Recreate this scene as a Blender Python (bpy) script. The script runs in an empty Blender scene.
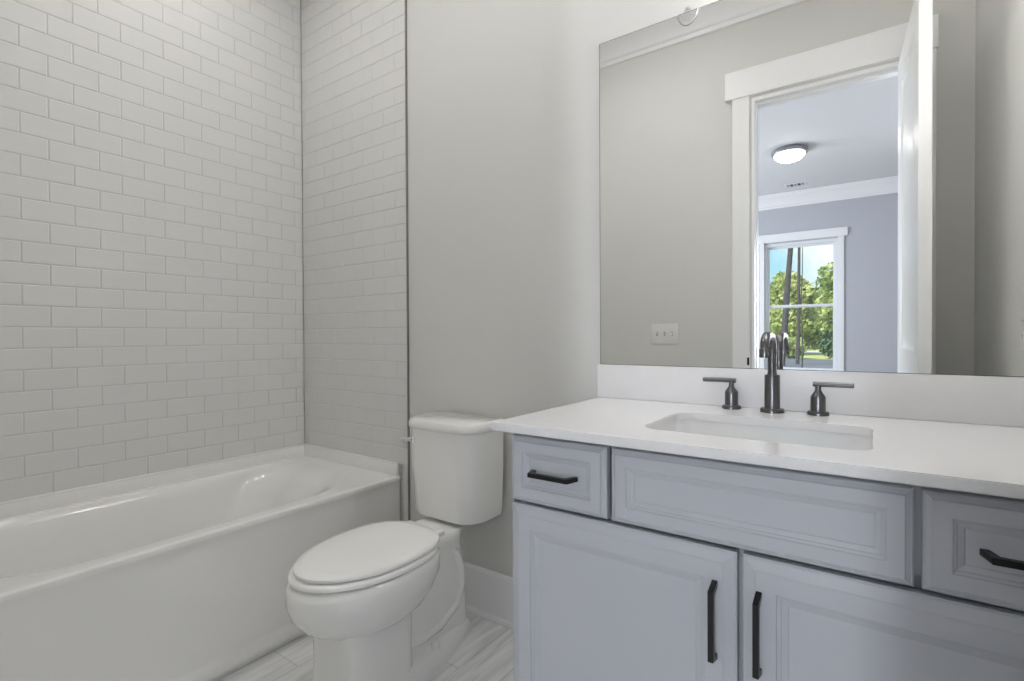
import bpy, bmesh, math, random
from mathutils import Vector, Matrix
random.seed(7)
S = bpy.context.scene
COL = S.collection
pi = math.pi

# ------------------------------------------------------------------ camera
cam_d = bpy.data.cameras.new('camera'); cam = bpy.data.objects.new('camera', cam_d); COL.objects.link(cam)
CX, CY, CZ, YAW, PIT, ROL, FPX = 2.5071, -1.5902, 1.1226, .61668, -.00899, -.00497, 508.35
fw = Vector((-math.sin(YAW)*math.cos(PIT), math.cos(YAW)*math.cos(PIT), math.sin(PIT)))
r0 = Vector((math.cos(YAW), math.sin(YAW), 0)); u0 = r0.cross(fw)
rr = r0*math.cos(ROL)+u0*math.sin(ROL); uu = -r0*math.sin(ROL)+u0*math.cos(ROL)
M3 = Matrix((rr, uu, -fw)).transposed()
cam.matrix_world = Matrix.Translation((CX, CY, CZ)) @ M3.to_4x4()
cam_d.sensor_width = 36; cam_d.lens = FPX*36/1024; cam_d.clip_start = .01; cam_d.clip_end = 500
S.camera = cam

# ------------------------------------------------------------------ exposure, sky, sun, added fill
S.view_settings.view_transform = 'Standard'; S.view_settings.look = 'None'
S.view_settings.gamma = 1; S.view_settings.use_curve_mapping = False
S.view_settings.exposure = 0.40
S.cycles.diffuse_bounces = 8; S.cycles.max_bounces = 14
W = bpy.data.worlds.new('sky'); S.world = W; W.use_nodes = True
nt = W.node_tree; nt.nodes.clear()
def N(nt, t, **k):
    n = nt.nodes.new(t)
    for a, b in k.items(): setattr(n, a, b)
    return n
wo = N(nt, 'ShaderNodeOutputWorld'); bg = N(nt, 'ShaderNodeBackground'); tc = N(nt, 'ShaderNodeTexCoord')
cl = N(nt, 'ShaderNodeTexNoise'); cl.inputs['Scale'].default_value = 5; cl.inputs['Detail'].default_value = 6
cr = N(nt, 'ShaderNodeValToRGB')
cr.color_ramp.elements[0].position = .47; cr.color_ramp.elements[0].color = (.38, .72, .86, 1)
cr.color_ramp.elements[1].position = .60; cr.color_ramp.elements[1].color = (.95, .97, .98, 1)
nt.links.new(tc.outputs['Generated'], cl.inputs['Vector']); nt.links.new(cl.outputs['Fac'], cr.inputs['Fac'])
nt.links.new(cr.outputs['Color'], bg.inputs['Color']); bg.inputs['Strength'].default_value = 1.0
nt.links.new(bg.outputs['Background'], wo.inputs['Surface'])

def light(name, typ, loc, energy, color=(1, 1, 1), size=None, size_y=None, direction=None, rad=None):
    d = bpy.data.lights.new(name, typ); d.energy = energy; d.color = color
    o = bpy.data.objects.new(name, d); COL.objects.link(o); o.location = loc
    if typ == 'AREA':
        d.size = size
        if size_y: d.shape = 'RECTANGLE'; d.size_y = size_y
    if rad is not None and typ in ('POINT', 'SPOT'): d.shadow_soft_size = rad
    if direction is not None: o.rotation_euler = Vector(direction).to_track_quat('-Z', 'Y').to_euler()
    return o
sun = light('sun', 'SUN', (0, 10, 20), 5.5, (1, .95, .85), direction=(.45, -.75, -.85)); sun.data.angle = math.radians(2)
# added sky-tinted fill, shining through an unseen opening in wall_bedroom_left
light('fill_light', 'AREA', (-1.35, -4.0, 1.6), 118, (.84, .89, 1), 2.0, 1.8, (1, 0, -.05))
# unseen fill lamp behind a made-up far-wall opening, aimed through the bathroom door
d2 = light('fill_light', 'AREA', (3.07, -6.75, 1.55), 14, (.86, .90, 1), .52, 1.75, (-.72, 5.2, -.12)); d2.data.spread = math.radians(75)
# the lamps give their light by their glowing glass: strengths here
E_CEIL, E_CAN, E_VAN, E_ROOM = 22, 100, 40, 10

# ------------------------------------------------------------------ materials
MATS = {}
def mat(name, col, rough=.5, metal=0, spec=.5, coat=0, bump=None, bump_scale=60, bump_str=.05, vary=None, vary_scale=3):
    m = bpy.data.materials.new(name); m.use_nodes = True
    nt = m.node_tree; b = nt.nodes['Principled BSDF']
    b.inputs['Base Color'].default_value = (*col, 1); b.inputs['Roughness'].default_value = rough
    b.inputs['Metallic'].default_value = metal; b.inputs['Specular IOR Level'].default_value = spec
    b.inputs['Coat Weight'].default_value = coat
    if coat: b.inputs['Coat Roughness'].default_value = .03
    t = N(nt, 'ShaderNodeTexCoord')
    if vary:
        n = N(nt, 'ShaderNodeTexNoise'); n.inputs['Scale'].default_value = vary_scale; n.inputs['Detail'].default_value = 4
        x = N(nt, 'ShaderNodeMix', data_type='RGBA'); x.inputs[6].default_value = (*col, 1); x.inputs[7].default_value = (*vary, 1)
        nt.links.new(t.outputs['Object'], n.inputs['Vector']); nt.links.new(n.outputs['Fac'], x.inputs[0])
        nt.links.new(x.outputs[2], b.inputs['Base Color'])
    if bump:
        n = N(nt, 'ShaderNodeTexNoise'); n.inputs['Scale'].default_value = bump_scale; n.inputs['Detail'].default_value = 3
        bp = N(nt, 'ShaderNodeBump'); bp.inputs['Strength'].default_value = bump_str; bp.inputs['Distance'].default_value = bump
        nt.links.new(t.outputs['Object'], n.inputs['Vector']); nt.links.new(n.outputs['Fac'], bp.inputs['Height'])
        nt.links.new(bp.outputs['Normal'], b.inputs['Normal'])
    MATS[name] = m; return m
def emis(name, col, s):
    m = bpy.data.materials.new(name); m.use_nodes = True
    b = m.node_tree.nodes['Principled BSDF']; b.inputs['Base Color'].default_value = (.8, .8, .8, 1)
    b.inputs['Emission Color'].default_value = (*col, 1); b.inputs['Emission Strength'].default_value = s
    MATS[name] = m; return m

mat('wall_paint', (.66, .655, .632), .6, bump=.001, bump_scale=180, bump_str=.08)
mat('room_paint', (.50, .51, .545), .6, bump=.001, bump_scale=180, bump_str=.08)
mat('ceiling_paint', (.72, .72, .735), .7)
mat('trim_paint', (.86, .86, .86), .3)
mat('tile_glaze', (.71, .705, .69), .42, spec=.35, bump=.002, bump_scale=14, bump_str=.03, vary=(.675, .67, .655), vary_scale=5)
mat('grout', (.57, .565, .55), .8)
mat('edge_metal', (.30, .29, .28), .35, .8)
mat('acrylic', (.83, .825, .81), .14, coat=.4)
mat('porcelain', (.87, .865, .84), .10, coat=.5)
mat('seat_plastic', (.88, .875, .855), .18)
mat('sink_porcelain', (.80, .80, .80), .08, coat=.5)
mat('quartz', (.80, .795, .80), .16, vary=(.77, .765, .77), vary_scale=40)
mat('cabinet_paint', (.50, .512, .545), .36)
mat('quartz_upright', (.82, .815, .82), .34, vary=(.79, .785, .79), vary_scale=40)
mat('cabinet_gap', (.06, .065, .075), .6)
mat('black_metal', (.012, .012, .013), .35, .3)
mat('gunmetal', (.155, .155, .16), .28, 1)
mat('chrome', (.75, .75, .76), .12, 1)
mat('plate_plastic', (.74, .735, .72), .35)
mat('slot_dark', (.08, .08, .08), .6)
mat('mirror_silver', (.90, .905, .90), .0, 1)
mat('mirror_edge', (.16, .165, .165), .25, .6)
mat('rim_nickel', (.36, .37, .38), .35, .9)
mat('caulk', (.74, .735, .72), .4)
emis('lamp_dome', (1, .985, .96), E_CEIL); emis('downlight_lens', (1, .985, .96), E_CAN)
emis('lamp_shade', (1, .975, .945), E_VAN); emis('bedroom_dome', (1, .97, .93), E_ROOM)
mat('bark', (.03, .03, .036), .9, vary=(.065, .06, .065), vary_scale=8)
mat('vinyl', (.80, .82, .85), .35)

m = bpy.data.materials.new('window_glass'); m.use_nodes = True; nt = m.node_tree; nt.nodes.clear()
o_ = N(nt, 'ShaderNodeOutputMaterial'); tr = N(nt, 'ShaderNodeBsdfTransparent'); gl = N(nt, 'ShaderNodeBsdfGlossy'); mx = N(nt, 'ShaderNodeMixShader')
gl.inputs['Roughness'].default_value = .02; mx.inputs[0].default_value = .05
nt.links.new(tr.outputs[0], mx.inputs[1]); nt.links.new(gl.outputs[0], mx.inputs[2]); nt.links.new(mx.outputs[0], o_.inputs[0]); MATS['window_glass'] = m
m = bpy.data.materials.new('clear_plastic'); m.use_nodes = True; nt = m.node_tree; nt.nodes.clear()
o_ = N(nt, 'ShaderNodeOutputMaterial'); tr = N(nt, 'ShaderNodeBsdfTransparent'); gl = N(nt, 'ShaderNodeBsdfPrincipled'); mx = N(nt, 'ShaderNodeMixShader')
gl.inputs['Base Color'].default_value = (.6, .6, .6, 1); gl.inputs['Roughness'].default_value = .15; mx.inputs[0].default_value = .22
nt.links.new(tr.outputs[0], mx.inputs[1]); nt.links.new(gl.outputs[0], mx.inputs[2]); nt.links.new(mx.outputs[0], o_.inputs[0]); MATS['clear_plastic'] = m

# floor: grey streaky plank tiles running along y
m = mat('floor_tile', (.5, .5, .49), .3); nt = m.node_tree; b = nt.nodes['Principled BSDF']
t = N(nt, 'ShaderNodeTexCoord'); mp = N(nt, 'ShaderNodeMapping'); mp.inputs['Rotation'].default_value = (0, 0, pi/2)
br = N(nt, 'ShaderNodeTexBrick'); br.inputs['Scale'].default_value = 1; br.inputs['Brick Width'].default_value = .61; br.inputs['Row Height'].default_value = .152
br.inputs['Mortar Size'].default_value = .0022; br.inputs['Color1'].default_value = (.86, .86, .845, 1); br.inputs['Color2'].default_value = (.78, .78, .77, 1); br.inputs['Mortar'].default_value = (.64, .64, .63, 1)
st = N(nt, 'ShaderNodeMapping'); st.inputs['Scale'].default_value = (26, 2.2, 1); nz = N(nt, 'ShaderNodeTexNoise'); nz.inputs['Scale'].default_value = 1.6; nz.inputs['Detail'].default_value = 6; nz.inputs['Distortion'].default_value = .6
mm = N(nt, 'ShaderNodeMix', data_type='RGBA', blend_type='MULTIPLY'); mm.inputs[0].default_value = .55
rp = N(nt, 'ShaderNodeValToRGB'); rp.color_ramp.elements[0].position = .35; rp.color_ramp.elements[0].color = (.68, .68, .69, 1); rp.color_ramp.elements[1].position = .62; rp.color_ramp.elements[1].color = (1.1, 1.1, 1.1, 1)
nt.links.new(t.outputs['Object'], mp.inputs[0]); nt.links.new(mp.outputs[0], br.inputs[0]); nt.links.new(t.outputs['Object'], st.inputs[0]); nt.links.new(st.outputs[0], nz.inputs['Vector'])
nt.links.new(nz.outputs['Fac'], rp.inputs[0]); nt.links.new(br.outputs['Color'], mm.inputs[6]); nt.links.new(rp.outputs[0], mm.inputs[7]); nt.links.new(mm.outputs[2], b.inputs['Base Color'])
mat('room_floor', (.38, .34, .30), .5)

def leafmat(name, c1, c2, c3):
    m = bpy.data.materials.new(name); m.use_nodes = True; nt = m.node_tree; b = nt.nodes['Principled BSDF']
    b.inputs['Roughness'].default_value = .6
    t = N(nt, 'ShaderNodeTexCoord'); n = N(nt, 'ShaderNodeTexNoise'); n.inputs['Scale'].default_value = .9; n.inputs['Detail'].default_value = 5
    r = N(nt, 'ShaderNodeValToRGB'); e = r.color_ramp.elements; e[0].position = .35; e[0].color = (*c1, 1); e[1].position = .65; e[1].color = (*c3, 1)
    k = e.new(.5); k.color = (*c2, 1)
    nt.links.new(t.outputs['Object'], n.inputs['Vector']); nt.links.new(n.outputs['Fac'], r.inputs[0]); nt.links.new(r.outputs[0], b.inputs['Base Color'])
    tl = N(nt, 'ShaderNodeBsdfTranslucent'); mx = N(nt, 'ShaderNodeMixShader'); mx.inputs[0].default_value = .3
    nt.links.new(r.outputs[0], tl.inputs[0]); nt.links.new(b.outputs[0], mx.inputs[1]); nt.links.new(tl.outputs[0], mx.inputs[2])
    nt.links.new(mx.outputs[0], nt.nodes['Material Output'].inputs[0]); MATS[name] = m
leafmat('leaf_bright', (.14, .22, .05), (.36, .44, .14), (.66, .68, .36))
leafmat('leaf_mid', (.07, .14, .05), (.20, .31, .11), (.45, .52, .25))
leafmat('leaf_dark', (.04, .10, .05), (.09, .19, .08), (.20, .30, .14))
mat('grass', (.30, .36, .12), .9, vary=(.50, .50, .24), vary_scale=.4)
mat('asphalt', (.085, .095, .125), .9, vary=(.13, .14, .17), vary_scale=.5)
mat('concrete', (.50, .50, .50), .9)

# ------------------------------------------------------------------ builders
def root_of(o):
    v = Vector((0, 0, 0))
    while o is not None: v = v+o.location; o = o.parent
    return v
def props(o, label=None, cat=None, group=None, kind=None):
    if label: o['label'] = label
    if cat: o['category'] = cat
    if group: o['group'] = group
    if kind: o['kind'] = kind
    return o
def thing(name, loc, label, cat, group=None):
    o = bpy.data.objects.new(name, None); COL.objects.link(o); o.location = loc; o.empty_display_size = .05
    return props(o, label, cat, group)
def struct_root(name, loc):
    o = bpy.data.objects.new(name, None); COL.objects.link(o); o.location = loc; o.empty_display_size = .05
    return props(o, kind='structure')
def obj(name, bm, m, parent=None, origin=None, smooth=30, recalc=True, label=None, kind=None):
    """link bm (built in world coordinates) as one mesh object"""
    if recalc: bmesh.ops.recalc_face_normals(bm, faces=bm.faces[:])
    base = root_of(parent) if parent is not None else Vector(origin or (0, 0, 0))
    bmesh.ops.translate(bm, verts=bm.verts[:], vec=-base)
    me = bpy.data.meshes.new(name); bm.to_mesh(me); bm.free()
    ms = m if isinstance(m, (list, tuple)) else [m]
    for q in ms: me.materials.append(MATS[q])
    if smooth:
        for p in me.polygons: p.use_smooth = True
        me.set_sharp_from_angle(angle=math.radians(smooth))
    o = bpy.data.objects.new(name, me); COL.objects.link(o)
    if parent is not None: o.parent = parent
    else: o.location = base
    if label: o['label'] = label
    if kind: o['kind'] = kind
    return o
def BM(): return bmesh.new()
def box(bm, x0, x1, y0, y1, z0, z1, bev=0, seg=2):
    v = [bm.verts.new((x, y, z)) for x in (x0, x1) for y in (y0, y1) for z in (z0, z1)]
    fs = [bm.faces.new([v[i] for i in q]) for q in ((0, 1, 3, 2), (4, 6, 7, 5), (0, 4, 5, 1), (2, 3, 7, 6), (0, 2, 6, 4), (1, 5, 7, 3))]
    if bev:
        es = set(e for f in fs for e in f.edges)
        bmesh.ops.bevel(bm, geom=list(es), offset=bev, segments=seg, affect='EDGES', profile=.5)
    return bm
def loft(bm, rings, cap0=True, cap1=True, closed=True):
    vs = [[bm.verts.new(p) for p in r] for r in rings]
    n = len(vs[0])
    for a, b in zip(vs, vs[1:]):
        for i in range(n if closed else n-1):
            j = (i+1) % n; bm.faces.new((a[i], a[j], b[j], b[i]))
    if cap0: bm.faces.new(vs[0][::-1])
    if cap1: bm.faces.new(vs[-1])
    return vs
def lathe(bm, prof, c, axis='z', seg=32, cap0=True, cap1=True):
    """prof: list of (radius, height)"""
    rings = []
    for r, h in prof:
        ring = []
        for k in range(seg):
            a = 2*pi*k/seg; p, q = r*math.cos(a), r*math.sin(a)
            ring.append((c[0]+p, c[1]+q, c[2]+h) if axis == 'z' else ((c[0]+p, c[1]+h, c[2]+q) if axis == 'y' else (c[0]+h, c[1]+p, c[2]+q)))
        rings.append(ring)
    loft(bm, rings, cap0, cap1); return bm
def tube(bm, pts, rad, seg=16, cap=True):
    pts = [Vector(p) for p in pts]; rings = []; prev = None
    for i, p in enumerate(pts):
        d = (pts[min(i+1, len(pts)-1)]-pts[max(i-1, 0)]).normalized()
        if prev is None:
            n = d.orthogonal().normalized()
        else:
            n = (prev-d*prev.dot(d)).normalized()
        prev = n; b = d.cross(n); r = rad[i] if isinstance(rad, (list, tuple)) else rad
        rings.append([p+n*(r*math.cos(2*pi*k/seg))+b*(r*math.sin(2*pi*k/seg)) for k in range(seg)])
    loft(bm, rings, cap, cap); return bm
def rrect(x0, x1, y0, y1, r, seg=6):
    """rounded rectangle (list of (x,y)), r may be 4 radii for corners (x1y1, x0y1, x0y0, x1y0)"""
    rs = r if isinstance(r, (list, tuple)) else [r]*4; out = []
    for (cx, cy, sx, sy, a0), q in zip(((x1, y1, -1, -1, 0), (x0, y1, 1, -1, 90), (x0, y0, 1, 1, 180), (x1, y0, -1, 1, 270)), rs):
        for k in range(seg+1):
            a = math.radians(a0+90*k/seg); out.append((cx+sx*q+q*math.cos(a), cy+sy*q+q*math.sin(a)))
    return out
def ringz(pts, z): return [(x, y, z) for x, y in pts]
def extrude_profile(bm, prof, path_a, path_b, axis):
    """prism: prof (2-D list) swept straight. axis 'x': prof=(y,z) from x=a to b; axis 'y': prof=(x,z)"""
    f = (lambda t, p: (t, p[0], p[1])) if axis == 'x' else (lambda t, p: (p[0], t, p[1]))
    loft(bm, [[f(path_a, p) for p in prof], [f(path_b, p) for p in prof]]); return bm

# ------------------------------------------------------------------ dimensions
XE = .8055          # right edge of the tile on the back wall
XR = 2.887          # right wall
D = -1.52           # wall opposite the mirror
CEIL = 3.05
PY = .008           # painted back wall face (the tile face is y = 0)
DX0, DX1, DZ = 1.957, 2.672, 2.445   # door opening

# ------------------------------------------------------------------ setting: bathroom shell
bm = box(BM(), -.13, XR+.12, D-.12, .14, -.1, 0); props(obj('floor', bm, 'floor_tile', smooth=0), kind='structure')
bm = box(BM(), -1.1, 3.9, -6.55, .14, CEIL, CEIL+.2); props(obj('ceiling', bm, 'ceiling_paint', smooth=0), kind='structure')
wb = props(obj('wall_back', box(BM(), -.13, XR+.12, PY, .13, 0, CEIL), 'wall_paint', smooth=0), kind='structure')
wl = props(obj('wall_left', box(BM(), -.13, -PY, D, PY, 0, CEIL), 'grout', smooth=0), kind='structure')
props(obj('wall_right', box(BM(), XR, XR+.12, D, PY, 0, CEIL), 'wall_paint', smooth=0), kind='structure')
bm = BM()
for x0, x1, z0 in ((-1.1, DX0, 0), (DX1, 3.9, 0), (DX0, DX1, DZ)): box(bm, x0, x1, D-.12, D, z0, CEIL)
props(obj('wall_front', bm, 'wall_paint', smooth=0), kind='structure')

# subway tiles: running bond, each glazed tile a bevelled block over a grout bed
TP, ROW0, TH, G = .1525, .541, .0778, .0011
def tile(bm, P, a0, a1, z0, z1, d0, d1):
    """P maps (along, z, out) to a point; tile face pillowed by a small bevel"""
    e = .0028; tilt = [random.uniform(-.00001, .00001) for _ in range(4)]
    back = [P(a, z, d0) for a, z in ((a0, z0), (a1, z0), (a1, z1), (a0, z1))]
    mid = [P(a, z, d1-.0014) for a, z in ((a0, z0), (a1, z0), (a1, z1), (a0, z1))]
    fr = [P(a, z, d1+t) for (a, z), t in zip(((a0+e, z0+e), (a1-e, z0+e), (a1-e, z1-e), (a0+e, z1-e)), tilt)]
    loft(bm, [back, mid, fr], cap0=False)
def tile_field(bm, P, lo, hi, phase, k0, k1, zmin=0):
    for k in range(k0, k1):
        z0, z1 = ROW0+k*TH+G, ROW0+(k+1)*TH-G
        z1 = min(z1, CEIL-.002); z0 = max(z0, zmin)
        if z1-z0 < .01: continue
        ph = phase[k % 2]; j = ph-math.ceil((ph-lo)/TP)*TP
        while j < hi:
            a0, a1 = max(j, lo)+G, min(j+TP, hi)-G
            if a1-a0 > .006: tile(bm, P, a0, a1, z0, z1, 0, 1)
            j += TP
PB = lambda a, z, d: (a, PY-.003-d*.005, z)       # on the back wall, face at y = 0
PL = lambda a, z, d: (-PY+.003+d*.005, a, z)      # on the left wall, face at x = 0
def Pscale(P, s):                                  # d arrives as 0..1 (+ tilt in metres)
    return lambda a, z, d: P(a, z, d if d in (0, 1) else (1+(d-1)/.005))
bm = BM(); tile_field(bm, Pscale(PB, 1), 0.0, XE-.004, (.045, .122), 0, 33)
tile_field(bm, Pscale(PB, 1), .772, XE-.004, (.045, .122), -7, 0, .004)
obj('tile_field', bm, 'tile_glaze', wb, smooth=20, label='white glazed subway tiles')
bm = box(BM(), 0, XE-.0035, PY-.0060, PY+.001, .52, CEIL); box(bm, .772, XE-.0035, PY-.0060, PY+.001, 0, .52); obj('grout_bed', bm, 'grout', wb, smooth=0)
bm = box(BM(), XE-.0035, XE+.0015, -.0012, PY+.002, 0, CEIL); obj('edge_strip', bm, 'edge_metal', wb, smooth=0, label='grey metal tile edging strip')
bm = BM(); tile_field(bm, Pscale(PL, 1), D, -.001, (-.121, -.047), 0, 33)
obj('tile_field', bm, 'tile_glaze', wl, smooth=20, label='white glazed subway tiles')
obj('grout_bed', box(BM(), -PY-.002, -.0020, D, 0, .52, CEIL), 'grout', wl, smooth=0)

# baseboards with shoe moulding, crown moulding
def baseboard_prof(s):   # distances out from the wall
    return [(0, 0), (s*.026, 0), (s*.026, .008), (s*.022, .018), (s*.014, .022), (s*.014, .176), (s*.008, .187), (0, .187)]
bm = BM(); extrude_profile(bm, [(PY+y, z) for y, z in baseboard_prof(-1)], XE+.002, 1.765, 'x')
props(obj('baseboard_back', bm, 'trim_paint', smooth=20), kind='structure')
bm = BM(); extrude_profile(bm, [(D+y, z) for y, z in baseboard_prof(1)], .78, DX0-.112, 'x')
props(obj('baseboard_front', bm, 'trim_paint', smooth=20), kind='structure')
def crown(s, z0=2.888, z1=CEIL, dep=.11):
    h = z1-z0
    return [(0, z0), (s*.014, z0), (s*.018, z0+.02*h/.16), (s*.03, z0+.03), (s*.045, z0+.07), (s*.075, z0+.105), (s*.095, z0+.13), (s*dep, z0+.14), (s*dep, z1), (0, z1)]
bm = BM(); extrude_profile(bm, [(D+y, z) for y, z in crown(1)], 0.002, XR-.002, 'x'); props(obj('trim_1', bm, 'trim_paint', smooth=25), kind='structure')
bm = BM(); extrude_profile(bm, [(XR+x, z) for x, z in crown(-1)], D+.11, PY-.002, 'y'); props(obj('trim_2', bm, 'trim_paint', smooth=25), kind='structure')
bm = BM(); extrude_profile(bm, [(PY+y, z) for y, z in crown(-1)], XE+.002, XR-.11, 'x'); props(obj('trim_3', bm, 'trim_paint', smooth=25), kind='structure')

# ------------------------------------------------------------------ door
dr = struct_root('door_1', (2.66, D, 0))
CW = .090
bm = BM()
box(bm, DX0-.012-CW, DX0-.012, D, D+.018, 0, DZ+.012, .002)
obj('casing', bm, 'trim_paint', dr, smooth=20)
bm = box(BM(), DX1+.006, DX1+.006+.072, D, D+.018, 0, DZ+.012, .002); obj('casing', bm, 'trim_paint', dr, smooth=20)
bm = box(BM(), DX0-.012-CW-.038, DX1+.085, D, D+.025, DZ+.012, DZ+.165, .002)
obj('head_casing', bm, 'trim_paint', dr, smooth=20)
bm = BM()
box(bm, DX0-.002, DX0+.012, D-.122, D+.001, 0, DZ); box(bm, DX1-.018, DX1+.002, D-.122, D+.001, 0, DZ); box(bm, DX0+.012, DX1-.018, D-.122, D+.001, DZ-.018, DZ+.001)
obj('jamb', bm, 'trim_paint', dr, smooth=0)
bm = BM(); box(bm, DX0+.012, DX0+.016, D-.08, D-.042, 0, DZ-.018); box(bm, DX0+.016, DX1-.018, D-.08, D-.042, DZ-.030, DZ-.018)
obj('door_stop', bm, 'trim_paint', dr, smooth=0)
bm = BM(); box(bm, DX0-.024, DX0-.0125, D+.006, D+.0205, .952, .995, .002); obj('strike_plate', bm, 'black_metal', dr, smooth=20, label='black strike plate')
# leaf: two tall panels, swung about 93 degrees into the bathroom
def panel_face(bm, P, w, h, panels, rings):
    """front sheet with recessed panels; P(u,v,d): d metres out of the sheet; panels = list of (u0,u1,v0,v1)"""
    us = sorted({0, w}|{p[0] for p in panels}|{p[1] for p in panels}); vs = sorted({0, h}|{p[2] for p in panels}|{p[3] for p in panels})
    for i in range(len(us)-1):
        for j in range(len(vs)-1):
            q = (us[i], us[i+1], vs[j], vs[j+1])
            if any(abs(q[0]-p[0]) < 1e-6 and abs(q[1]-p[1]) < 1e-6 and abs(q[2]-p[2]) < 1e-6 and abs(q[3]-p[3]) < 1e-6 for p in panels): continue
            bm.faces.new([bm.verts.new(P(u, v, 0)) for u, v in ((q[0], q[2]), (q[1], q[2]), (q[1], q[3]), (q[0], q[3]))])
    for u0, u1, v0, v1 in panels:
        loft(bm, [[P(u, v, d) for u, v in ((u0+i, v0+i), (u1-i, v0+i), (u1-i, v1-i), (u0+i, v1-i))] for i, d in rings], cap0=False)
H0 = Vector((2.607, D+.012, 0)); L0 = Vector((.0385, .683, 0)); LW = L0.length; ld = L0.normalized(); ln = Vector((ld.y, -ld.x, 0))   # ln points to the wall side
bm = BM(); th = .040; lh = DZ-.022
pan = [(.115, LW-.115, .24, .86), (.115, LW-.115, 1.045, lh-.13)]
rg = [(0, 0), (.006, -.003), (.012, -.009), (.020, -.011), (.034, -.011), (.060, -.004)]
panel_face(bm, lambda u, v, d: H0+ld*u+Vector((0, 0, .01+v))-ln*d, LW, lh-.01, pan, rg)
panel_face(bm, lambda u, v, d: H0+ld*u+Vector((0, 0, .01+v))+ln*(th+d), LW, lh-.01, pan, rg)
def quad(bm, pts): bm.faces.new([bm.verts.new(p) for p in pts])
A_, B_ = H0, H0+ld*LW; Z0, Z1 = Vector((0, 0, .01)), Vector((0, 0, lh))
quad(bm, (A_+Z0, A_+Z1, A_+ln*th+Z1, A_+ln*th+Z0)); quad(bm, (B_+Z0, B_+ln*th+Z0, B_+ln*th+Z1, B_+Z1))
quad(bm, (A_+Z0, A_+ln*th+Z0, B_+ln*th+Z0, B_+Z0)); quad(bm, (A_+Z1, B_+Z1, B_+ln*th+Z1, A_+ln*th+Z1))
bmesh.ops.remove_doubles(bm, verts=bm.verts[:], dist=1e-5)
obj('door_leaf', bm, 'trim_paint', dr, smooth=25)

# ------------------------------------------------------------------ bathtub
tub = thing('bathtub', (.4, -.76, 0), 'white alcove bathtub with plain apron below the subway tile', 'bathtub')
Y0, Y1, TX, RZ = D+.006, -.004, .757, .484
bm = BM()
def outl(o, ra): return rrect(.004+o, TX-o, Y0+o, Y1-o, ra, 5)
nseg = 12
def basin(x0, x1, y0, y1, rf, rb): return rrect(x0, x1, y0, y1, (rf, rb, rb, rf), nseg)
outer = rrect(.002, TX-.016, Y0, Y1, .004, nseg)
rings = [ringz(outer, RZ+.004), ]
basins = [((.040, .688, -1.41, -.062), (.318, .17), RZ+.004), ((.046, .680, -1.405, -.090), (.315, .168), RZ+.0025), ((.054, .670, -1.395, -.135), (.307, .165), RZ-.005), ((.062, .661, -1.386, -.185), (.299, .16), RZ-.022),
          ((.070, .652, -1.377, -.235), (.290, .155), RZ-.055), ((.085, .638, -1.36, -.290), (.275, .15), RZ-.12), ((.105, .620, -1.33, -.350), (.25, .14), RZ-.22), ((.125, .600, -1.30, -.40), (.22, .13), RZ-.31),
          ((.16, .565, -1.25, -.45), (.17, .12), RZ-.345), ((.22, .50, -1.17, -.52), (.10, .09), RZ-.355)]
for (x0, x1, y0, y1), (rf, rb), z in basins: rings.append(ringz(basin(x0, x1, y0, y1, rf, rb), z))
loft(bm, rings, cap0=False, cap1=True)
obj('basin', bm, 'acrylic', tub, smooth=50)
# apron with rounded top edge and a small flare at the foot
prof = [(TX-.020, RZ+.0042), (TX-.008, RZ+.004), (TX-.002, RZ+.001), (TX, RZ-.006), (TX-.001, RZ-.016), (TX-.004, RZ-.024), (TX-.006, RZ-.06), (TX-.006, .20), (TX-.002, .075), (TX+.002, .062), (TX+.012, .052), (TX+.018, .040), (TX+.018, .024), (TX+.002, .022), (TX+.002, 0), (TX-.03, 0), (TX-.03, RZ-.03)]
bm = BM(); extrude_profile(bm, prof, Y0, Y1, 'y'); obj('apron', bm, 'acrylic', tub, smooth=35)
bm = BM()
extrude_profile(bm, [(.0025, RZ), (.013, RZ), (.0125, RZ+.012), (.009, .533), (.007, .5375), (.0025, .5375)], Y0+.002, Y1-.002, 'y')
extrude_profile(bm, [(-.0025, RZ), (-.013, RZ), (-.0125, RZ+.012), (-.009, .533), (-.007, .5375), (-.0025, .5375)], .003, TX-.012, 'x')
obj('tile_flange', bm, 'acrylic', tub, smooth=25)
bm = BM()
extrude_profile(bm, [(.0006, .532), (.0085, .5372), (.0085, .540), (.0015, .5455), (.0006, .5455)], Y0+.002, Y1-.002, 'y')
extrude_profile(bm, [(-.0006, .532), (-.0085, .5372), (-.0085, .540), (-.0015, .5455), (-.0006, .5455)], .001, TX-.012, 'x')
obj('caulk_bead', bm, 'caulk', tub, smooth=25)
bm = BM(); lathe(bm, [(.03, 0), (.034, .004), (.03, .008)], (.36, -1.05, RZ-.354)); obj('drain', bm, 'chrome', tub)

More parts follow.
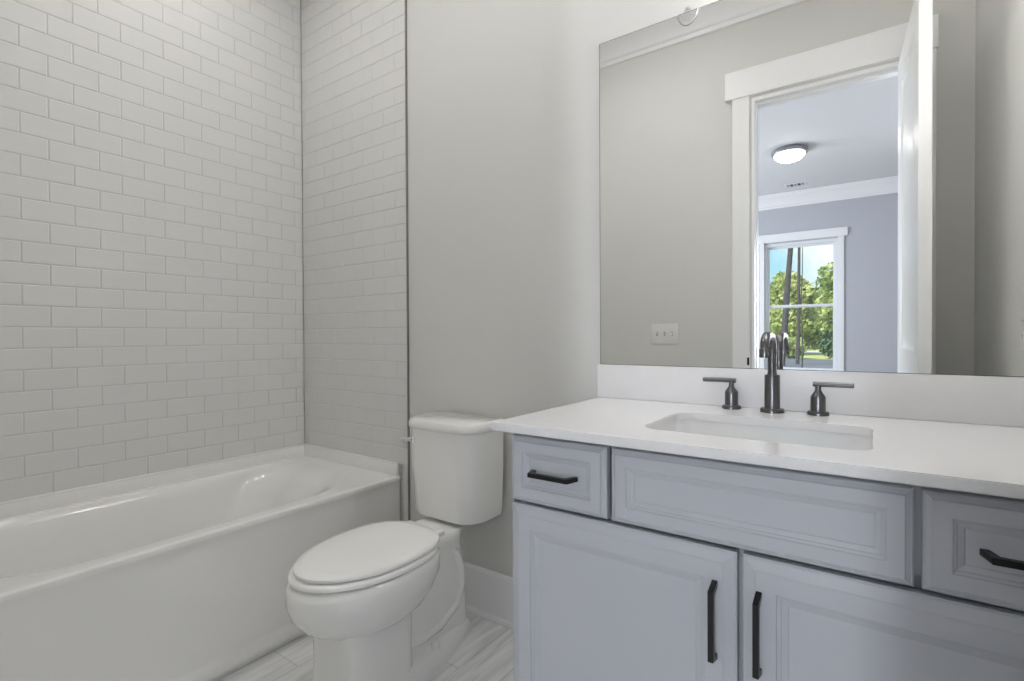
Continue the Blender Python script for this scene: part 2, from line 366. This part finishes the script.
# ------------------------------------------------------------------ toilet
TXC = 1.186
toi = thing('toilet', (TXC, -.45, 0), 'white two-piece toilet with closed lid between bathtub and vanity', 'toilet')
def egg(yf, yb, hw, n=48, sq=2.0, xc=TXC, split=.46):
    """elongated outline: front (low y) is a long half ellipse, back half blunter"""
    yc = yb-(yb-yf)*split; out = []
    for k in range(n):
        a = 2*pi*k/n; c, s = math.cos(a), math.sin(a)
        if s < 0: y = yc+(yc-yf)*s; x = hw*c
        else:
            p = 2/2.6; y = yc+(yb-yc)*abs(s)**p; x = hw*math.copysign(abs(c)**p, c)
        out.append((xc+x, y))
    return out
def sbox(x0, x1, y0, y1, e, n=48):
    cx, cy, hx, hy = (x0+x1)/2, (y0+y1)/2, (x1-x0)/2, (y1-y0)/2; out = []
    for k in range(n):
        a = 2*pi*k/n; c, s = math.cos(a), math.sin(a)
        out.append((cx+hx*math.copysign(abs(c)**(2/e), c), cy+hy*math.copysign(abs(s)**(2/e), s)))
    return out
bm = BM()
# bowl
loft(bm, [ringz(egg(-.63, -.44, .085), .20), ringz(egg(-.695, -.40, .122), .235), ringz(egg(-.750, -.36, .158), .268), ringz(egg(-.783, -.325, .178), .308), ringz(egg(-.795, -.300, .187), .350), ringz(egg(-.793, -.298, .187), .385), ringz(egg(-.786, -.296, .182), .402), ringz(egg(-.775, -.298, .174), .4085)])
# front column
loft(bm, [ringz(sbox(TXC-.124, TXC+.124, -.690, -.425, 5), 0), ringz(sbox(TXC-.118, TXC+.123, -.684, -.427, 5), .03), ringz(sbox(TXC-.115, TXC+.120, -.680, -.429, 5), .12), ringz(sbox(TXC-.116, TXC+.122, -.682, -.429, 5), .22), ringz(sbox(TXC-.120, TXC+.120, -.688, -.429, 5), .27)])
# rear body under the deck, flaring to the shelf that carries the tank
def rear(hw, y0, y1, e=6): return sbox(TXC-hw, TXC+hw, y0, y1, e)
loft(bm, [ringz(rear(.080, -.52, -.112), .03), ringz(rear(.080, -.52, -.116), .10), ringz(rear(.078, -.52, -.120), .20), ringz(rear(.078, -.50, -.130), .28), ringz(rear(.080, -.48, -.145), .33), ringz(rear(.086, -.46, -.155), .365), ringz(rear(.094, -.44, -.158), .390), ringz(rear(.096, -.44, -.158), .414), ringz(rear(.092, -.44, -.160), .421)])
# foot flange
def foot(g, z): return ringz([(TXC+x, y) for x, y in ((.078+g, -.122+g), (.058, -.106+g), (-.058, -.106+g), (-.078-g, -.122+g), (-.118-g, -.30), (-.130-g, -.42), (-.122-g, -.56), (.122+g, -.56), (.130+g, -.42), (.118+g, -.30))], z)
loft(bm, [foot(.006, 0), foot(.005, .018), foot(-.002, .045), foot(-.014, .058), foot(-.04, .062)])
# trapway ridge on both sides
for s in (-1, 1):
    x = TXC+s*.064
    tube(bm, [(x, -.45, .095), (x, -.37, .09), (x, -.28, .10), (x, -.19, .14), (x, -.165, .20), (x, -.17, .27), (x, -.195, .33), (x, -.24, .37)], [.016, .020, .023, .023, .023, .023, .023, .016], 12)
obj('bowl', bm, 'porcelain', toi, smooth=40)
bm2 = BM(); lathe(bm2, [(.014, 0), (.0145, .012), (.011, .020), (.004, .023)], (TXC-.104, -.335, .058), seg=16); obj('bolt_cap', bm2, 'seat_plastic', toi)
bm = BM(); lathe(bm, [(.014, 0), (.0145, .012), (.011, .020), (.004, .023)], (TXC+.104, -.335, .058), seg=16); obj('bolt_cap', bm, 'seat_plastic', toi)
# tank: bowed front, slightly tapering down
def tank(hw, yf, bow, yb=-.018, r=.075, n=10):
    pts = []
    xc = TXC-.007; hw += .005; x0, x1 = xc-hw, xc+hw
    base = rrect(x0, x1, yf, yb, (.006, .006, r, r), n)
    return [(x, y-bow*(1-((x-xc)/hw)**2)*(1 if y < (yf+yb)/2 else 0)) for x, y in base]
bm = BM()
loft(bm, [ringz(tank(.146, -.176, .014), .4325), ringz(tank(.158, -.190, .017), .437), ringz(tank(.1615, -.195, .018), .46), ringz(tank(.167, -.203, .019), .62), ringz(tank(.170, -.207, .020), .768)])
obj('tank', bm, 'porcelain', toi, smooth=40)
bm = BM()
loft(bm, [ringz(tank(.173, -.210, .020), .7685), ringz(tank(.177, -.214, .021), .775), ringz(tank(.177, -.214, .021), .792), ringz(tank(.173, -.210, .020), .801), ringz(tank(.160, -.198, .019), .8045)])
obj('tank_lid', bm, 'porcelain', toi, smooth=40)
obj('tank_gasket', box(BM(), TXC-.06, TXC+.06, -.165, -.06, .42, .434), 'slot_dark', toi)
bm = BM(); loft(bm, [ringz(egg(-.778, -.308, .176), .4105), ringz(egg(-.786, -.304, .182), .415), ringz(egg(-.786, -.304, .182), .423), ringz(egg(-.780, -.308, .177), .4285)])
obj('seat', bm, 'seat_plastic', toi, smooth=50)
bm = BM(); loft(bm, [ringz(egg(-.762, -.298, .168), .4315), ringz(egg(-.771, -.292, .175), .4345), ringz(egg(-.771, -.292, .175), .442), ringz(egg(-.763, -.297, .170), .4475), ringz(egg(-.74, -.325, .152), .4505), ringz(egg(-.64, -.37, .08), .4518)])
obj('seat_cover', bm, 'seat_plastic', toi, smooth=50)
for s in (-1, 1):
    bm = BM(); box(bm, TXC+s*.072-.018, TXC+s*.072+.018, -.312, -.268, .4212, .438, .005, 2); obj('hinge', bm, 'seat_plastic', toi, smooth=35)
lev = BM(); lathe(lev, [(.016, 0), (.016, -.014), (.011, -.019)], (TXC-.124, -.207, .727), axis='y', seg=16)
lv = obj('flush_lever', lev, 'chrome', toi, label='chrome flush lever')
bm = BM(); tube(bm, [(TXC-.124, -.222, .727), (TXC-.137, -.228, .726), (TXC-.160, -.230, .724)], [.0075, .0065, .0085], 10); obj('lever_arm', bm, 'chrome', lv)

# ------------------------------------------------------------------ vanity
van = thing('vanity_cabinet', (2.30, -.28, 0), 'grey painted vanity cabinet with black bar pulls under the sink', 'cabinet')
VX0, VX1, FY, FF = 1.766, 2.829, -.5625, -.5430   # FY: face of the fronts, FF: face frame
ZT = .8925
bm = BM()
box(bm, VX0, VX0+.018, FF+.007, PY-.003, 0, ZT); box(bm, VX1-.018, VX1, FF+.007, PY-.003, 0, ZT); box(bm, VX0+.018, VX1-.018, FF+.035, PY-.003, .10, .118); box(bm, VX0+.018, VX1-.018, -.012, PY-.003, .118, ZT)
obj('carcass', bm, 'cabinet_paint', van, smooth=0)
bm = BM()
for a in ((VX0, VX0+.035, .10, ZT, .007), (VX1-.035, VX1, .10, ZT, .007), (VX0+.035, VX1-.035, .10, .14, .007), (VX0+.035, VX1-.035, .69, .73, .022), (VX0+.035, VX1-.035, .84, ZT, .020),
          (2.01, 2.06, .73, .84, .020), (2.545, 2.59, .73, .8905, .007), (2.27, 2.33, .14, .69, .018)):
    box(bm, a[0], a[1], FF+a[4], FF+.034, a[2], a[3])
obj('face_frame', bm, 'cabinet_paint', van, smooth=0)
obj('toe_kick', box(BM(), VX0+.018, VX1-.018, FF+.06, FF+.072, 0, .10), 'cabinet_paint', van, smooth=0)
obj('filler_strip', box(BM(), VX1+.0005, XR-.0015, FF+.004, FF+.022, 0, ZT), 'cabinet_paint', van, smooth=0)
def front(x0, x1, z0, z1, prof):
    bm = BM(); top = FF-FY
    loft(bm, [[(x, FF-d, z) for x, z in ((x0+i, z0+i), (x1-i, z0+i), (x1-i, z1-i), (x0+i, z1-i))] for i, d in prof]); return bm
PD = [(0, -.0068), (0, .010), (.0025, .0128), (.004, .0128), (.010, .0168), (.012, .0195), (.036, .0195), (.037, .0165), (.041, .0150), (.0425, .0130), (.050, .0105), (.052, .0085)]
PDoor = [(0, -.0068), (0, .009), (.003, .0115), (.005, .0115), (.022, .0180), (.024, .0195), (.058, .0195), (.0595, .0160), (.065, .0145), (.0665, .0125), (.076, .0095), (.078, .0080)]
def bar_pull(parent, c, length, vertical):
    """flat square bar on two angled legs; c = centre of the bar, on the front's face"""
    bm = BM(); h = .0052; L = length/2; out = .029; y0 = FY+.0002
    path = [(-L, 0), (-L+.002, .0), (-L+.012, out), (L-.012, out), (L-.002, 0), (L, 0)]
    ax = (lambda s, d, w, k: (c[0]+w, y0-d, c[1]+s)) if vertical else (lambda s, d, w, k: (c[0]+s, y0-d, c[1]+w))
    outer_p = [(-L-.004, -.001), (-L+.006, out+h), (L-.006, out+h), (L+.004, -.001), (L-.008, -.001), (L-.0155, out-h), (-L+.0155, out-h), (-L+.008, -.001)]
    loft(bm, [[ax(s, d, w, 0) for s, d in outer_p] for w in (-h, h)])
    bmesh.ops.bevel(bm, geom=bm.edges[:], offset=.0008, segments=1, affect='EDGES')
    return obj('handle', bm, 'black_metal', parent, smooth=30, label='black bar handle')
DZ0, DZ1, DOZ0, DOZ1 = .7155, .8745, .118, .7065
o = obj('drawer', front(1.7705, 2.028, DZ0, DZ1, PD), 'cabinet_paint', van, smooth=15); bar_pull(o, (1.8975, .7945), .118, False)
obj('false_front', front(2.0395, 2.562, DZ0, DZ1, PD), 'cabinet_paint', van, smooth=15)
o = obj('drawer', front(2.5725, 2.8245, DZ0, DZ1, PD), 'cabinet_paint', van, smooth=15); bar_pull(o, (2.7018, .7945), .118, False)
o = obj('door', front(1.7705, 2.2965, DOZ0, DOZ1, PDoor), 'cabinet_paint', van, smooth=15); bar_pull(o, (2.258, .570), .146, True)
o = obj('door', front(2.3065, 2.8245, DOZ0, DOZ1, PDoor), 'cabinet_paint', van, smooth=15); bar_pull(o, (2.336, .570), .146, True)

# countertop with a sink cut-out
CTX0, CTX1, CTY0, CTY1, CTZ = 1.751, XR-.0015, -.612, PY-.001, .913
SX0, SX1, SY0, SY1 = 2.078, 2.508, -.485, -.192
bm = BM(); n = 10
hole = rrect(SX0, SX1, SY0, SY1, .045, n); hole_lo = hole
def square_ring(x0, x1, y0, y1):       # outer outline sampled like the hole so the ring can be lofted
    out = []
    for (x, y), (cx, cy) in zip(hole, [q for q in ((x1, y1), (x0, y1), (x0, y0), (x1, y0)) for _ in range(n+1)]):
        out.append((cx, cy))
    return out
hole_z = [(SX0, SX1, SY0, SY1)]
def plate(bm, z):
    hv = [bm.verts.new((x, y, z)) for x, y in hole]; cv = [bm.verts.new((x, y, z)) for x, y in ((CTX1, CTY1), (CTX0, CTY1), (CTX0, CTY0), (CTX1, CTY0))]
    m_ = n+1
    for c in range(4):
        for k in range(n): bm.faces.new((cv[c], hv[c*m_+k], hv[c*m_+k+1]))
        d = (c+1) % 4; bm.faces.new((cv[c], hv[c*m_+n], hv[d*m_], cv[d]))
    return hv, cv
h1, c1 = plate(bm, CTZ); h0, c0 = plate(bm, CTZ-.020)
for a, b in ((h1, h0), (c1, c0)):
    k = len(a)
    for i in range(k): bm.faces.new((a[i], a[(i+1) % k], b[(i+1) % k], b[i]))
bmesh.ops.recalc_face_normals(bm, faces=bm.faces[:])
es = [e for e in bm.edges if len(e.link_faces) == 2 and abs(e.verts[0].co.z-e.verts[1].co.z) < 1e-6 and abs(e.link_faces[0].normal.dot(e.link_faces[1].normal)) < .3]
bmesh.ops.bevel(bm, geom=es, offset=.0022, segments=2, affect='EDGES')
props(obj('countertop', bm, 'quartz', origin=(2.30, -.29, CTZ-.02), smooth=30), 'white quartz countertop with sink cut-out on the grey vanity', 'countertop')
bm = box(BM(), 1.744, XR-.0015, PY-.0205, PY-.0005, CTZ+.0004, CTZ+.111, .002)
props(obj('backsplash', bm, 'quartz_upright', origin=(2.30, -.01, CTZ), smooth=30), 'low white quartz backsplash strip below the mirror', 'backsplash')

# undermount sink
snk = thing('sink', (2.29, -.315, CTZ-.19), 'white rectangular undermount sink basin in the countertop', 'sink')
bm = BM(); g = .004; ZS = CTZ-.0205
rs = [((-g-.012), .055, ZS), (-g, .049, ZS), (-g+.001, .049, ZS-.006), (.006, .05, ZS-.05), (.014, .055, ZS-.10), (.03, .055, ZS-.130), (.07, .05, ZS-.143), (.12, .03, ZS-.148)]
inner = [ringz(rrect(SX0+i, SX1-i, SY0+i, SY1-i, r, n), z) for i, r, z in rs]
outer_r = [ringz(rrect(SX0+i-.012, SX1-i+.012, SY0+i-.012, SY1-i+.012, r+.01, n), z-.012) for i, r, z in rs[3:]][::-1]
loft(bm, inner, cap0=False, cap1=True)
obj('basin', bm, 'sink_porcelain', snk, smooth=50)
bm = BM(); lathe(bm, [(.022, .0), (.023, .003), (.017, .0045), (.015, .002), (.006, .003)], ((SX0+SX1)/2, (SY0+SY1)/2+.01, ZS-.1478), seg=24); obj('drain', bm, 'gunmetal', snk, label='dark metal drain')

# faucet
fau = thing('faucet', (2.286, -.062, CTZ), 'gunmetal widespread faucet with gooseneck spout and two lever handles', 'faucet')
FX, FYY = 2.286, -.062
bm = BM()
lathe(bm, [(.030, 0), (.030, .007), (.028, .010), (.019, .0105), (.019, .098), (.018, .1005), (.0115, .1015), (.0115, .105)], (FX, FYY, CTZ+.0005), seg=32)
sp = obj('spout', bm, 'gunmetal', fau, smooth=35)
pts = [(FX, FYY, CTZ+.100), (FX, FYY, CTZ+.168)]
for k in range(1, 9): a = pi/2*k/8; pts.append((FX, FYY-.040+.040*math.cos(a), CTZ+.168+.038*math.sin(a)))
pts.append((FX, FYY-.070, CTZ+.207))
for k in range(1, 9): a = pi/2*k/8; pts.append((FX, FYY-.078-.042*math.sin(a), CTZ+.207-.034+.034*math.cos(a)))
bm = BM(); tube(bm, pts, .0108, 20); obj('gooseneck', bm, 'gunmetal', sp, smooth=40)
bm = BM(); lathe(bm, [(.0120, 0), (.0120, .020), (.0112, .022)], (FX, FYY-.120, CTZ+.152), seg=20); obj('aerator', bm, 'gunmetal', sp, smooth=35)
for hx, s in ((FX-.106, -1), (FX+.106, 1)):
    bm = BM()
    lathe(bm, [(.0255, 0), (.0255, .006), (.0235, .009), (.0175, .0095), (.0175, .046), (.0165, .049), (.0085, .060), (.0068, .064), (.0068, .076)], (hx, FYY+.012, CTZ+.0005), seg=28)
    hb = obj('handle', bm, 'gunmetal', fau, smooth=35)
    bm = BM(); zc = CTZ+.080; x0, x1 = (hx-.078, hx+.012) if s < 0 else (hx-.012, hx+.078)
    lathe(bm, [(.0055, 0), (.0065, .001), (.0065, x1-x0-.001), (.0055, x1-x0)], (x0, FYY+.012, zc), axis='x', seg=16); obj('lever', bm, 'gunmetal', hb, smooth=35)

# ------------------------------------------------------------------ mirror
MX0, MX1, MZ0, MZ1 = 1.748, 2.853, CTZ+.1115, 2.1128
mir = thing('mirror', ((MX0+MX1)/2, PY, MZ0), 'large frameless wall mirror above the vanity backsplash', 'mirror')
bm = BM(); box(bm, MX0, MX1, .002, PY-.0005, MZ0, MZ1); obj('backing', bm, 'mirror_edge', mir, smooth=0)
e = .0025; obj('mirror_glass', box(BM(), MX0+e, MX1-e, 0, .0018, MZ0+e*.6, MZ1-e), 'mirror_silver', mir, smooth=0)
bm = BM(); cxm = 2.045; rg_ = []
for k in range(13):
    a = pi*k/12; rg_.append((cxm+.030*math.cos(a), MZ1-.001-.040*math.sin(a)))
pr_ = [(cxm+.012, MZ1-.001), (cxm+.008, MZ1+.010), (cxm+.003, MZ1+.014), (cxm-.003, MZ1+.014), (cxm-.008, MZ1+.010), (cxm-.012, MZ1-.001)]
loft(bm, [[(x, y, z) for x, z in rg_[::-1]] for y in (-.0006, -.0024)]); loft(bm, [[(x, y, z) for x, z in pr_] for y in (.007, -.0024)])
cl_ = obj('mirror_clip', bm, 'clear_plastic', mir, smooth=20, label='clear plastic mirror clip')
bm = BM(); tube(bm, [(x, -.0026, z) for x, z in rg_], .0010, 6); lathe(bm, [(.0045, 0), (.0045, -.003), (.002, -.004)], (cxm, -.0015, MZ1+.007), axis='y', seg=12); obj('clip_rim', bm, 'rim_nickel', cl_, smooth=40)

# ------------------------------------------------------------------ switch and outlet plates
sw = thing('light_switch', (1.460, D, 1.131), 'white three-toggle switch plate on the wall beside the door', 'light switch')
obj('plate', box(BM(), 1.374, 1.546, D+.0005, D+.0065, 1.0685, 1.1935, .003), 'plate_plastic', sw, smooth=30)
for i, x in enumerate((1.413, 1.460, 1.507)):
    bm = BM(); box(bm, x-.0055, x+.0055, D+.006, D+.0072, 1.119, 1.143); b_ = obj('toggle_slot', bm, 'rim_nickel', sw, smooth=0)
    up = 1 if i == 0 else -1
    bm = BM()
    loft(bm, [[(x-.0045, D+.0065, 1.125), (x+.0045, D+.0065, 1.125), (x+.0045, D+.0065, 1.137), (x-.0045, D+.0065, 1.137)],
              [(x-.0035, D+.018, 1.128+up*.006), (x+.0035, D+.018, 1.128+up*.006), (x+.0035, D+.017, 1.135+up*.006), (x-.0035, D+.017, 1.135+up*.006)]])
    obj('toggle', bm, 'plate_plastic', b_, smooth=20)
ou = thing('wall_outlet', (XR, -.565, 1.135), 'white outlet plate on the right wall seen at the mirror edge', 'outlet')
obj('plate', box(BM(), XR-.0065, XR-.0005, -.605, -.525, 1.072, 1.198, .003), 'plate_plastic', ou, smooth=30)
for z in (1.113, 1.157):
    bm = BM(); loft(bm, [[(XR-d, y, zz) for y, zz in rrect(-.582, -.548, z-.014, z+.014, .012, 4)] for d in (.0063, .0080)]); f_ = obj('socket', bm, 'plate_plastic', ou, smooth=30)
    bm = BM(); box(bm, XR-.0084, XR-.0078, -.573, -.5715, z-.002, z+.007); box(bm, XR-.0084, XR-.0078, -.5585, -.557, z-.002, z+.007); lathe(bm, [(.0024, 0), (.0024, -.0005)], (XR-.0079, -.565, z-.007), axis='x', seg=10); obj('slot', bm, 'slot_dark', f_, smooth=0)

# ------------------------------------------------------------------ bathroom lamps (above and beside the picture)
vl = thing('vanity_light', (2.51, PY, 2.20), 'three-globe vanity light bar just above the mirror', 'wall lamp')
obj('back_plate', box(BM(), 2.28, 2.74, PY-.020, PY-.001, 2.165, 2.225, .004), 'gunmetal', vl, smooth=30)
for x in (2.36, 2.51, 2.66):
    bm = BM(); tube(bm, [(x, PY-.018, 2.195), (x, -.05, 2.197), (x, -.08, 2.197)], .008, 10); a_ = obj('arm', bm, 'gunmetal', vl, smooth=40)
    bm = BM(); lathe(bm, [(.045*math.sin(pi*k/14), -.045*math.cos(pi*k/14)) for k in range(1, 14)], (x, -.122, 2.197), seg=24); obj('lamp_globe', bm, 'lamp_shade', a_, smooth=60)
cl = thing('ceiling_lamp', (1.45, -.72, CEIL), 'round flush ceiling lamp over the middle of the bathroom', 'ceiling lamp')
bm = BM(); lathe(bm, [(.17, -.001), (.175, -.02), (.16, -.03)], (1.45, -.72, CEIL), seg=40); obj('lamp_rim', bm, 'rim_nickel', cl, smooth=40)
bm = BM(); lathe(bm, [(.158, -.028), (.14, -.033), (.09, -.037), (.03, -.039)], (1.45, -.72, CEIL), seg=40); obj('lamp_dome', bm, 'lamp_dome', cl, smooth=60)
cn = thing('recessed_lamp', (.50, -.68, CEIL), 'round recessed downlight above the bathtub', 'ceiling lamp')
bm = BM(); lathe(bm, [(.085, -.001), (.085, -.006), (.06, -.009)], (.50, -.68, CEIL), seg=32); obj('lamp_rim', bm, 'trim_paint', cn, smooth=40)
bm = BM(); lathe(bm, [(.059, -.0085), (.03, -.012)], (.50, -.68, CEIL), seg=32); obj('lamp_lens', bm, 'downlight_lens', cn, smooth=40)

# ------------------------------------------------------------------ bedroom beyond the door (seen in the mirror)
FYW = -6.30
props(obj('floor_bedroom', box(BM(), -1.1, 3.9, FYW-.15, D-.1205, -.1, 0), 'room_floor', smooth=0), kind='structure')
WX0, WX1, WZ0, WZ1 = 1.255, 2.150, .60, 2.39      # window rough opening
bm = BM()
for x0, x1, z0, z1 in ((-1.1, WX0, 0, CEIL), (WX1, 2.82, 0, CEIL), (3.32, 3.9, 0, CEIL), (2.82, 3.32, 0, WZ0), (2.82, 3.32, WZ1, CEIL), (WX0, WX1, 0, WZ0), (WX0, WX1, WZ1, CEIL)): box(bm, x0, x1, FYW-.14, FYW, z0, z1)  # the unseen opening on the right is added to let the fill lamp through
props(obj('wall_bedroom', bm, 'room_paint', smooth=0), kind='structure')
bm = BM()
for y0, y1, z0, z1 in ((FYW, -5.05, 0, CEIL), (-2.95, D-.1205, 0, CEIL), (-5.05, -2.95, 0, .65), (-5.05, -2.95, 2.45, CEIL)): box(bm, -1.1, -1.0, y0, y1, z0, z1)  # unseen gap in this wall, put in to admit the side fill
props(obj('wall_bedroom_left', bm, 'room_paint', smooth=0), kind='structure')
props(obj('wall_bedroom_right', box(BM(), 3.8, 3.9, FYW, D-.1205, 0, CEIL), 'room_paint', smooth=0), kind='structure')
bm = BM(); extrude_profile(bm, [(FYW+y, z) for y, z in crown(1, 2.868)], -.998, 3.798, 'x'); props(obj('trim_4', bm, 'trim_paint', smooth=25), kind='structure')
win = struct_root('window_1', (1.70, FYW, WZ0))
bm = BM(); box(bm, 1.165, 2.245, FYW, FYW+.025, WZ1+.012, WZ1+.125, .002); obj('head_casing', bm, 'trim_paint', win, smooth=20)
for x0, x1 in ((1.208, WX0+.012), (WX1-.012, 2.206)): obj('casing', box(BM(), x0, x1, FYW, FYW+.018, WZ0-.02, WZ1+.012, .002), 'trim_paint', win, smooth=20)
obj('sill', box(BM(), 1.17, 2.24, FYW, FYW+.05, WZ0-.045, WZ0-.02, .003), 'trim_paint', win, smooth=20)
bm = BM()
F0, F1, FW = FYW-.12, FYW-.03, .04
box(bm, WX0, WX0+FW, F0, F1, WZ0, WZ1); box(bm, WX1-FW, WX1, F0, F1, WZ0, WZ1); box(bm, WX0+FW, WX1-FW, F0, F1, WZ0, WZ0+FW); box(bm, WX0+FW, WX1-FW, F0, F1, WZ1-FW, WZ1)
obj('window_frame', bm, 'vinyl', win, smooth=0)
ZM = 1.512
def sash(z0, z1, y0, y1, s=.028):
    bm = BM(); a, b = WX0+FW, WX1-FW
    box(bm, a, a+s, y0, y1, z0, z1); box(bm, b-s, b, y0, y1, z0, z1); box(bm, a+s, b-s, y0, y1, z0, z0+s); box(bm, a+s, b-s, y0, y1, z1-s, z1)
    q = obj('sash', bm, 'vinyl', win, smooth=0)
    obj('pane', box(BM(), a+s, b-s, (y0+y1)/2-.002, (y0+y1)/2+.002, z0+s, z1-s), 'window_glass', q, smooth=0)
sash(ZM-.02, WZ1-FW, F0+.005, F0+.035); sash(WZ0+FW, ZM+.02, F0+.04, F0+.07)
bl = thing('flush_ceiling_light', (1.80, -4.42, CEIL), 'round glowing flush ceiling light in the bedroom reflection', 'ceiling lamp')
LC = (1.80, -4.42, CEIL)
bm = BM(); lathe(bm, [(.14, -.001), (.165, -.012), (.172, -.035), (.166, -.052), (.145, -.056)], LC, seg=48); obj('lamp_rim', bm, 'rim_nickel', bl, smooth=40)
bm = BM(); lathe(bm, [(.146, -.053), (.135, -.078), (.105, -.105), (.06, -.122), (.015, -.127)], LC, seg=48); obj('lamp_dome', bm, 'bedroom_dome', bl, smooth=60)
vt = thing('air_vent', (1.70, -5.86, CEIL), 'small white air vent in the bedroom ceiling', 'air vent')
obj('vent_frame', box(BM(), 1.58, 1.82, -5.93, -5.79, CEIL-.006, CEIL-.0005, .002), 'trim_paint', vt, smooth=20)
for k in range(5):
    obj('vent_slot', box(BM(), 1.598+k*.042, 1.598+k*.042+.034, -5.915, -5.805, CEIL-.0075, CEIL-.0055), 'slot_dark' if k % 2 else 'rim_nickel', vt, smooth=0)

# ------------------------------------------------------------------ garden seen through the bedroom window
GZ = -.45
props(obj('ground', box(BM(), -90, 60, -170, -6.7, GZ-.3, GZ), 'grass', smooth=0), kind='structure')
bm = BM(); loft(bm, [[(-12, -20, GZ+z), (8, -17, GZ+z), (8, -34, GZ+z), (-12, -38, GZ+z)] for z in (.0, .012)]); props(obj('driveway', bm, 'asphalt', smooth=0), kind='structure')
bm = BM(); loft(bm, [[(-40, -52, GZ+z), (20, -46, GZ+z), (20, -51, GZ+z), (-40, -57, GZ+z)] for z in (.0, .02)]); props(obj('road', bm, 'concrete', smooth=0), kind='structure')
def blob_leaves(bm, c, rad, n, size):
    for _ in range(n):
        while True:
            p = Vector((random.uniform(-1, 1), random.uniform(-1, 1), random.uniform(-1, 1)))
            if .3 < p.length < 1: break
        p = Vector((c[0]+p.x*rad[0], c[1]+p.y*rad[1], c[2]+p.z*rad[2]))
        q = Vector((random.gauss(0, 1), random.gauss(0, 1), random.gauss(0, 1))).normalized(); a = q.orthogonal().normalized(); b = q.cross(a)
        s = size*random.uniform(.5, 1.2); a, b = a*s, b*s*.7
        bm.faces.new([bm.verts.new(v) for v in (p-a, p-b*.8+a*.2, p+a, p+b*.8+a*.1)])
def tree(name, x, y, h, cw, leaf, label, cat='tree', lean=0, crown_from=.10, tr=.2, blobs=30, dens=330, size=.23):
    t = thing(name, (x, y, GZ), label, cat)
    bm = BM(); k = 7
    tube(bm, [(x+lean*(i/k)**1.2*h+.03*math.sin(i*1.7), y+.03*math.cos(i*2.1), GZ-.2+h*.97*i/k) for i in range(k+1)], [tr*(1-.8*i/k) for i in range(k+1)], 10)
    for i in range(6):
        z = GZ+h*random.uniform(crown_from, .85); a = random.uniform(0, 2*pi); l = cw*random.uniform(.4, .8); bx = x+lean*((z-GZ)/h)**1.2*h
        tube(bm, [(bx, y, z), (bx+l*.5*math.cos(a), y+l*.5*math.sin(a), z+l*.2), (bx+l*math.cos(a), y+l*math.sin(a), z+l*.35)], [tr*.3, tr*.2, tr*.06], 6)
    obj('trunk', bm, 'bark', t, smooth=60, recalc=False)
    bm = BM()
    for i in range(blobs):
        f = random.uniform(crown_from+.05, .98); w = cw*(1-.55*max(0, (f-.55)/.45))
        a = random.uniform(0, 2*pi); d = w*random.uniform(0, .6)
        blob_leaves(bm, (x+lean*f**1.2*h+d*math.cos(a), y+d*math.sin(a), GZ+h*f), (w*.55, w*.55, h*.13), dens, size)
    obj('crown', bm, leaf, t, smooth=0, recalc=False)
tree('pine_tree', -1.22, -27, 17, 1.7, 'leaf_dark', 'tall dark leaning pine trunk nearest the bedroom window', lean=.085, crown_from=.66, tr=.17, blobs=8, dens=110)
tree('pine_tree', -.72, -29, 16, 1.6, 'leaf_dark', 'second dark pine trunk just right of the leaning pine', lean=.02, crown_from=.66, tr=.10, blobs=8, dens=110)
tree('sapling', -.02, -24, 8, .6, 'leaf_mid', 'thin pale sapling standing in the middle of the window view', lean=.0, crown_from=.8, tr=.035, blobs=4, dens=40, size=.14)
tree('broadleaf_tree', 1.75, -40, 9.6, 2.6, 'leaf_bright', 'tall bright green tree at the right of the window view')
tree('broadleaf_tree', -2.6, -44, 6.0, 2.7, 'leaf_bright', 'yellow-green tree behind the pine trunks')
tree('broadleaf_tree', -7.0, -50, 6.6, 2.7, 'leaf_mid', 'mid green tree at the left edge of the window view')
tree('broadleaf_tree', 1.6, -60, 8.0, 3.0, 'leaf_mid', 'mid green tree far behind the tall bright tree')
tree('broadleaf_tree', -5.4, -60, 7.6, 3.3, 'leaf_bright', 'pale yellow-green tree far beyond the road')
tree('broadleaf_tree', -2.0, -72, 8.2, 3.3, 'leaf_mid', 'mid green tree far beyond the road between pale trees')
def bush(x, y, r, h, leaf, label):
    o = BM()
    for i in range(9): blob_leaves(o, (x+random.uniform(-.5, .5)*r, y+random.uniform(-.5, .5)*r, GZ+h*random.uniform(.25, .7)), (r*.6, r*.6, h*.35), 130, .16)
    props(obj('bush', o, leaf, origin=(x, y, GZ), smooth=0, recalc=False), label, 'bush')
bush(-1.75, -36, .85, 1.5, 'leaf_bright', 'round yellow-green bush beyond the driveway, left of the other')
bush(.15, -37, .7, 1.9, 'leaf_dark', 'dark green bush beyond the driveway at the window edge')
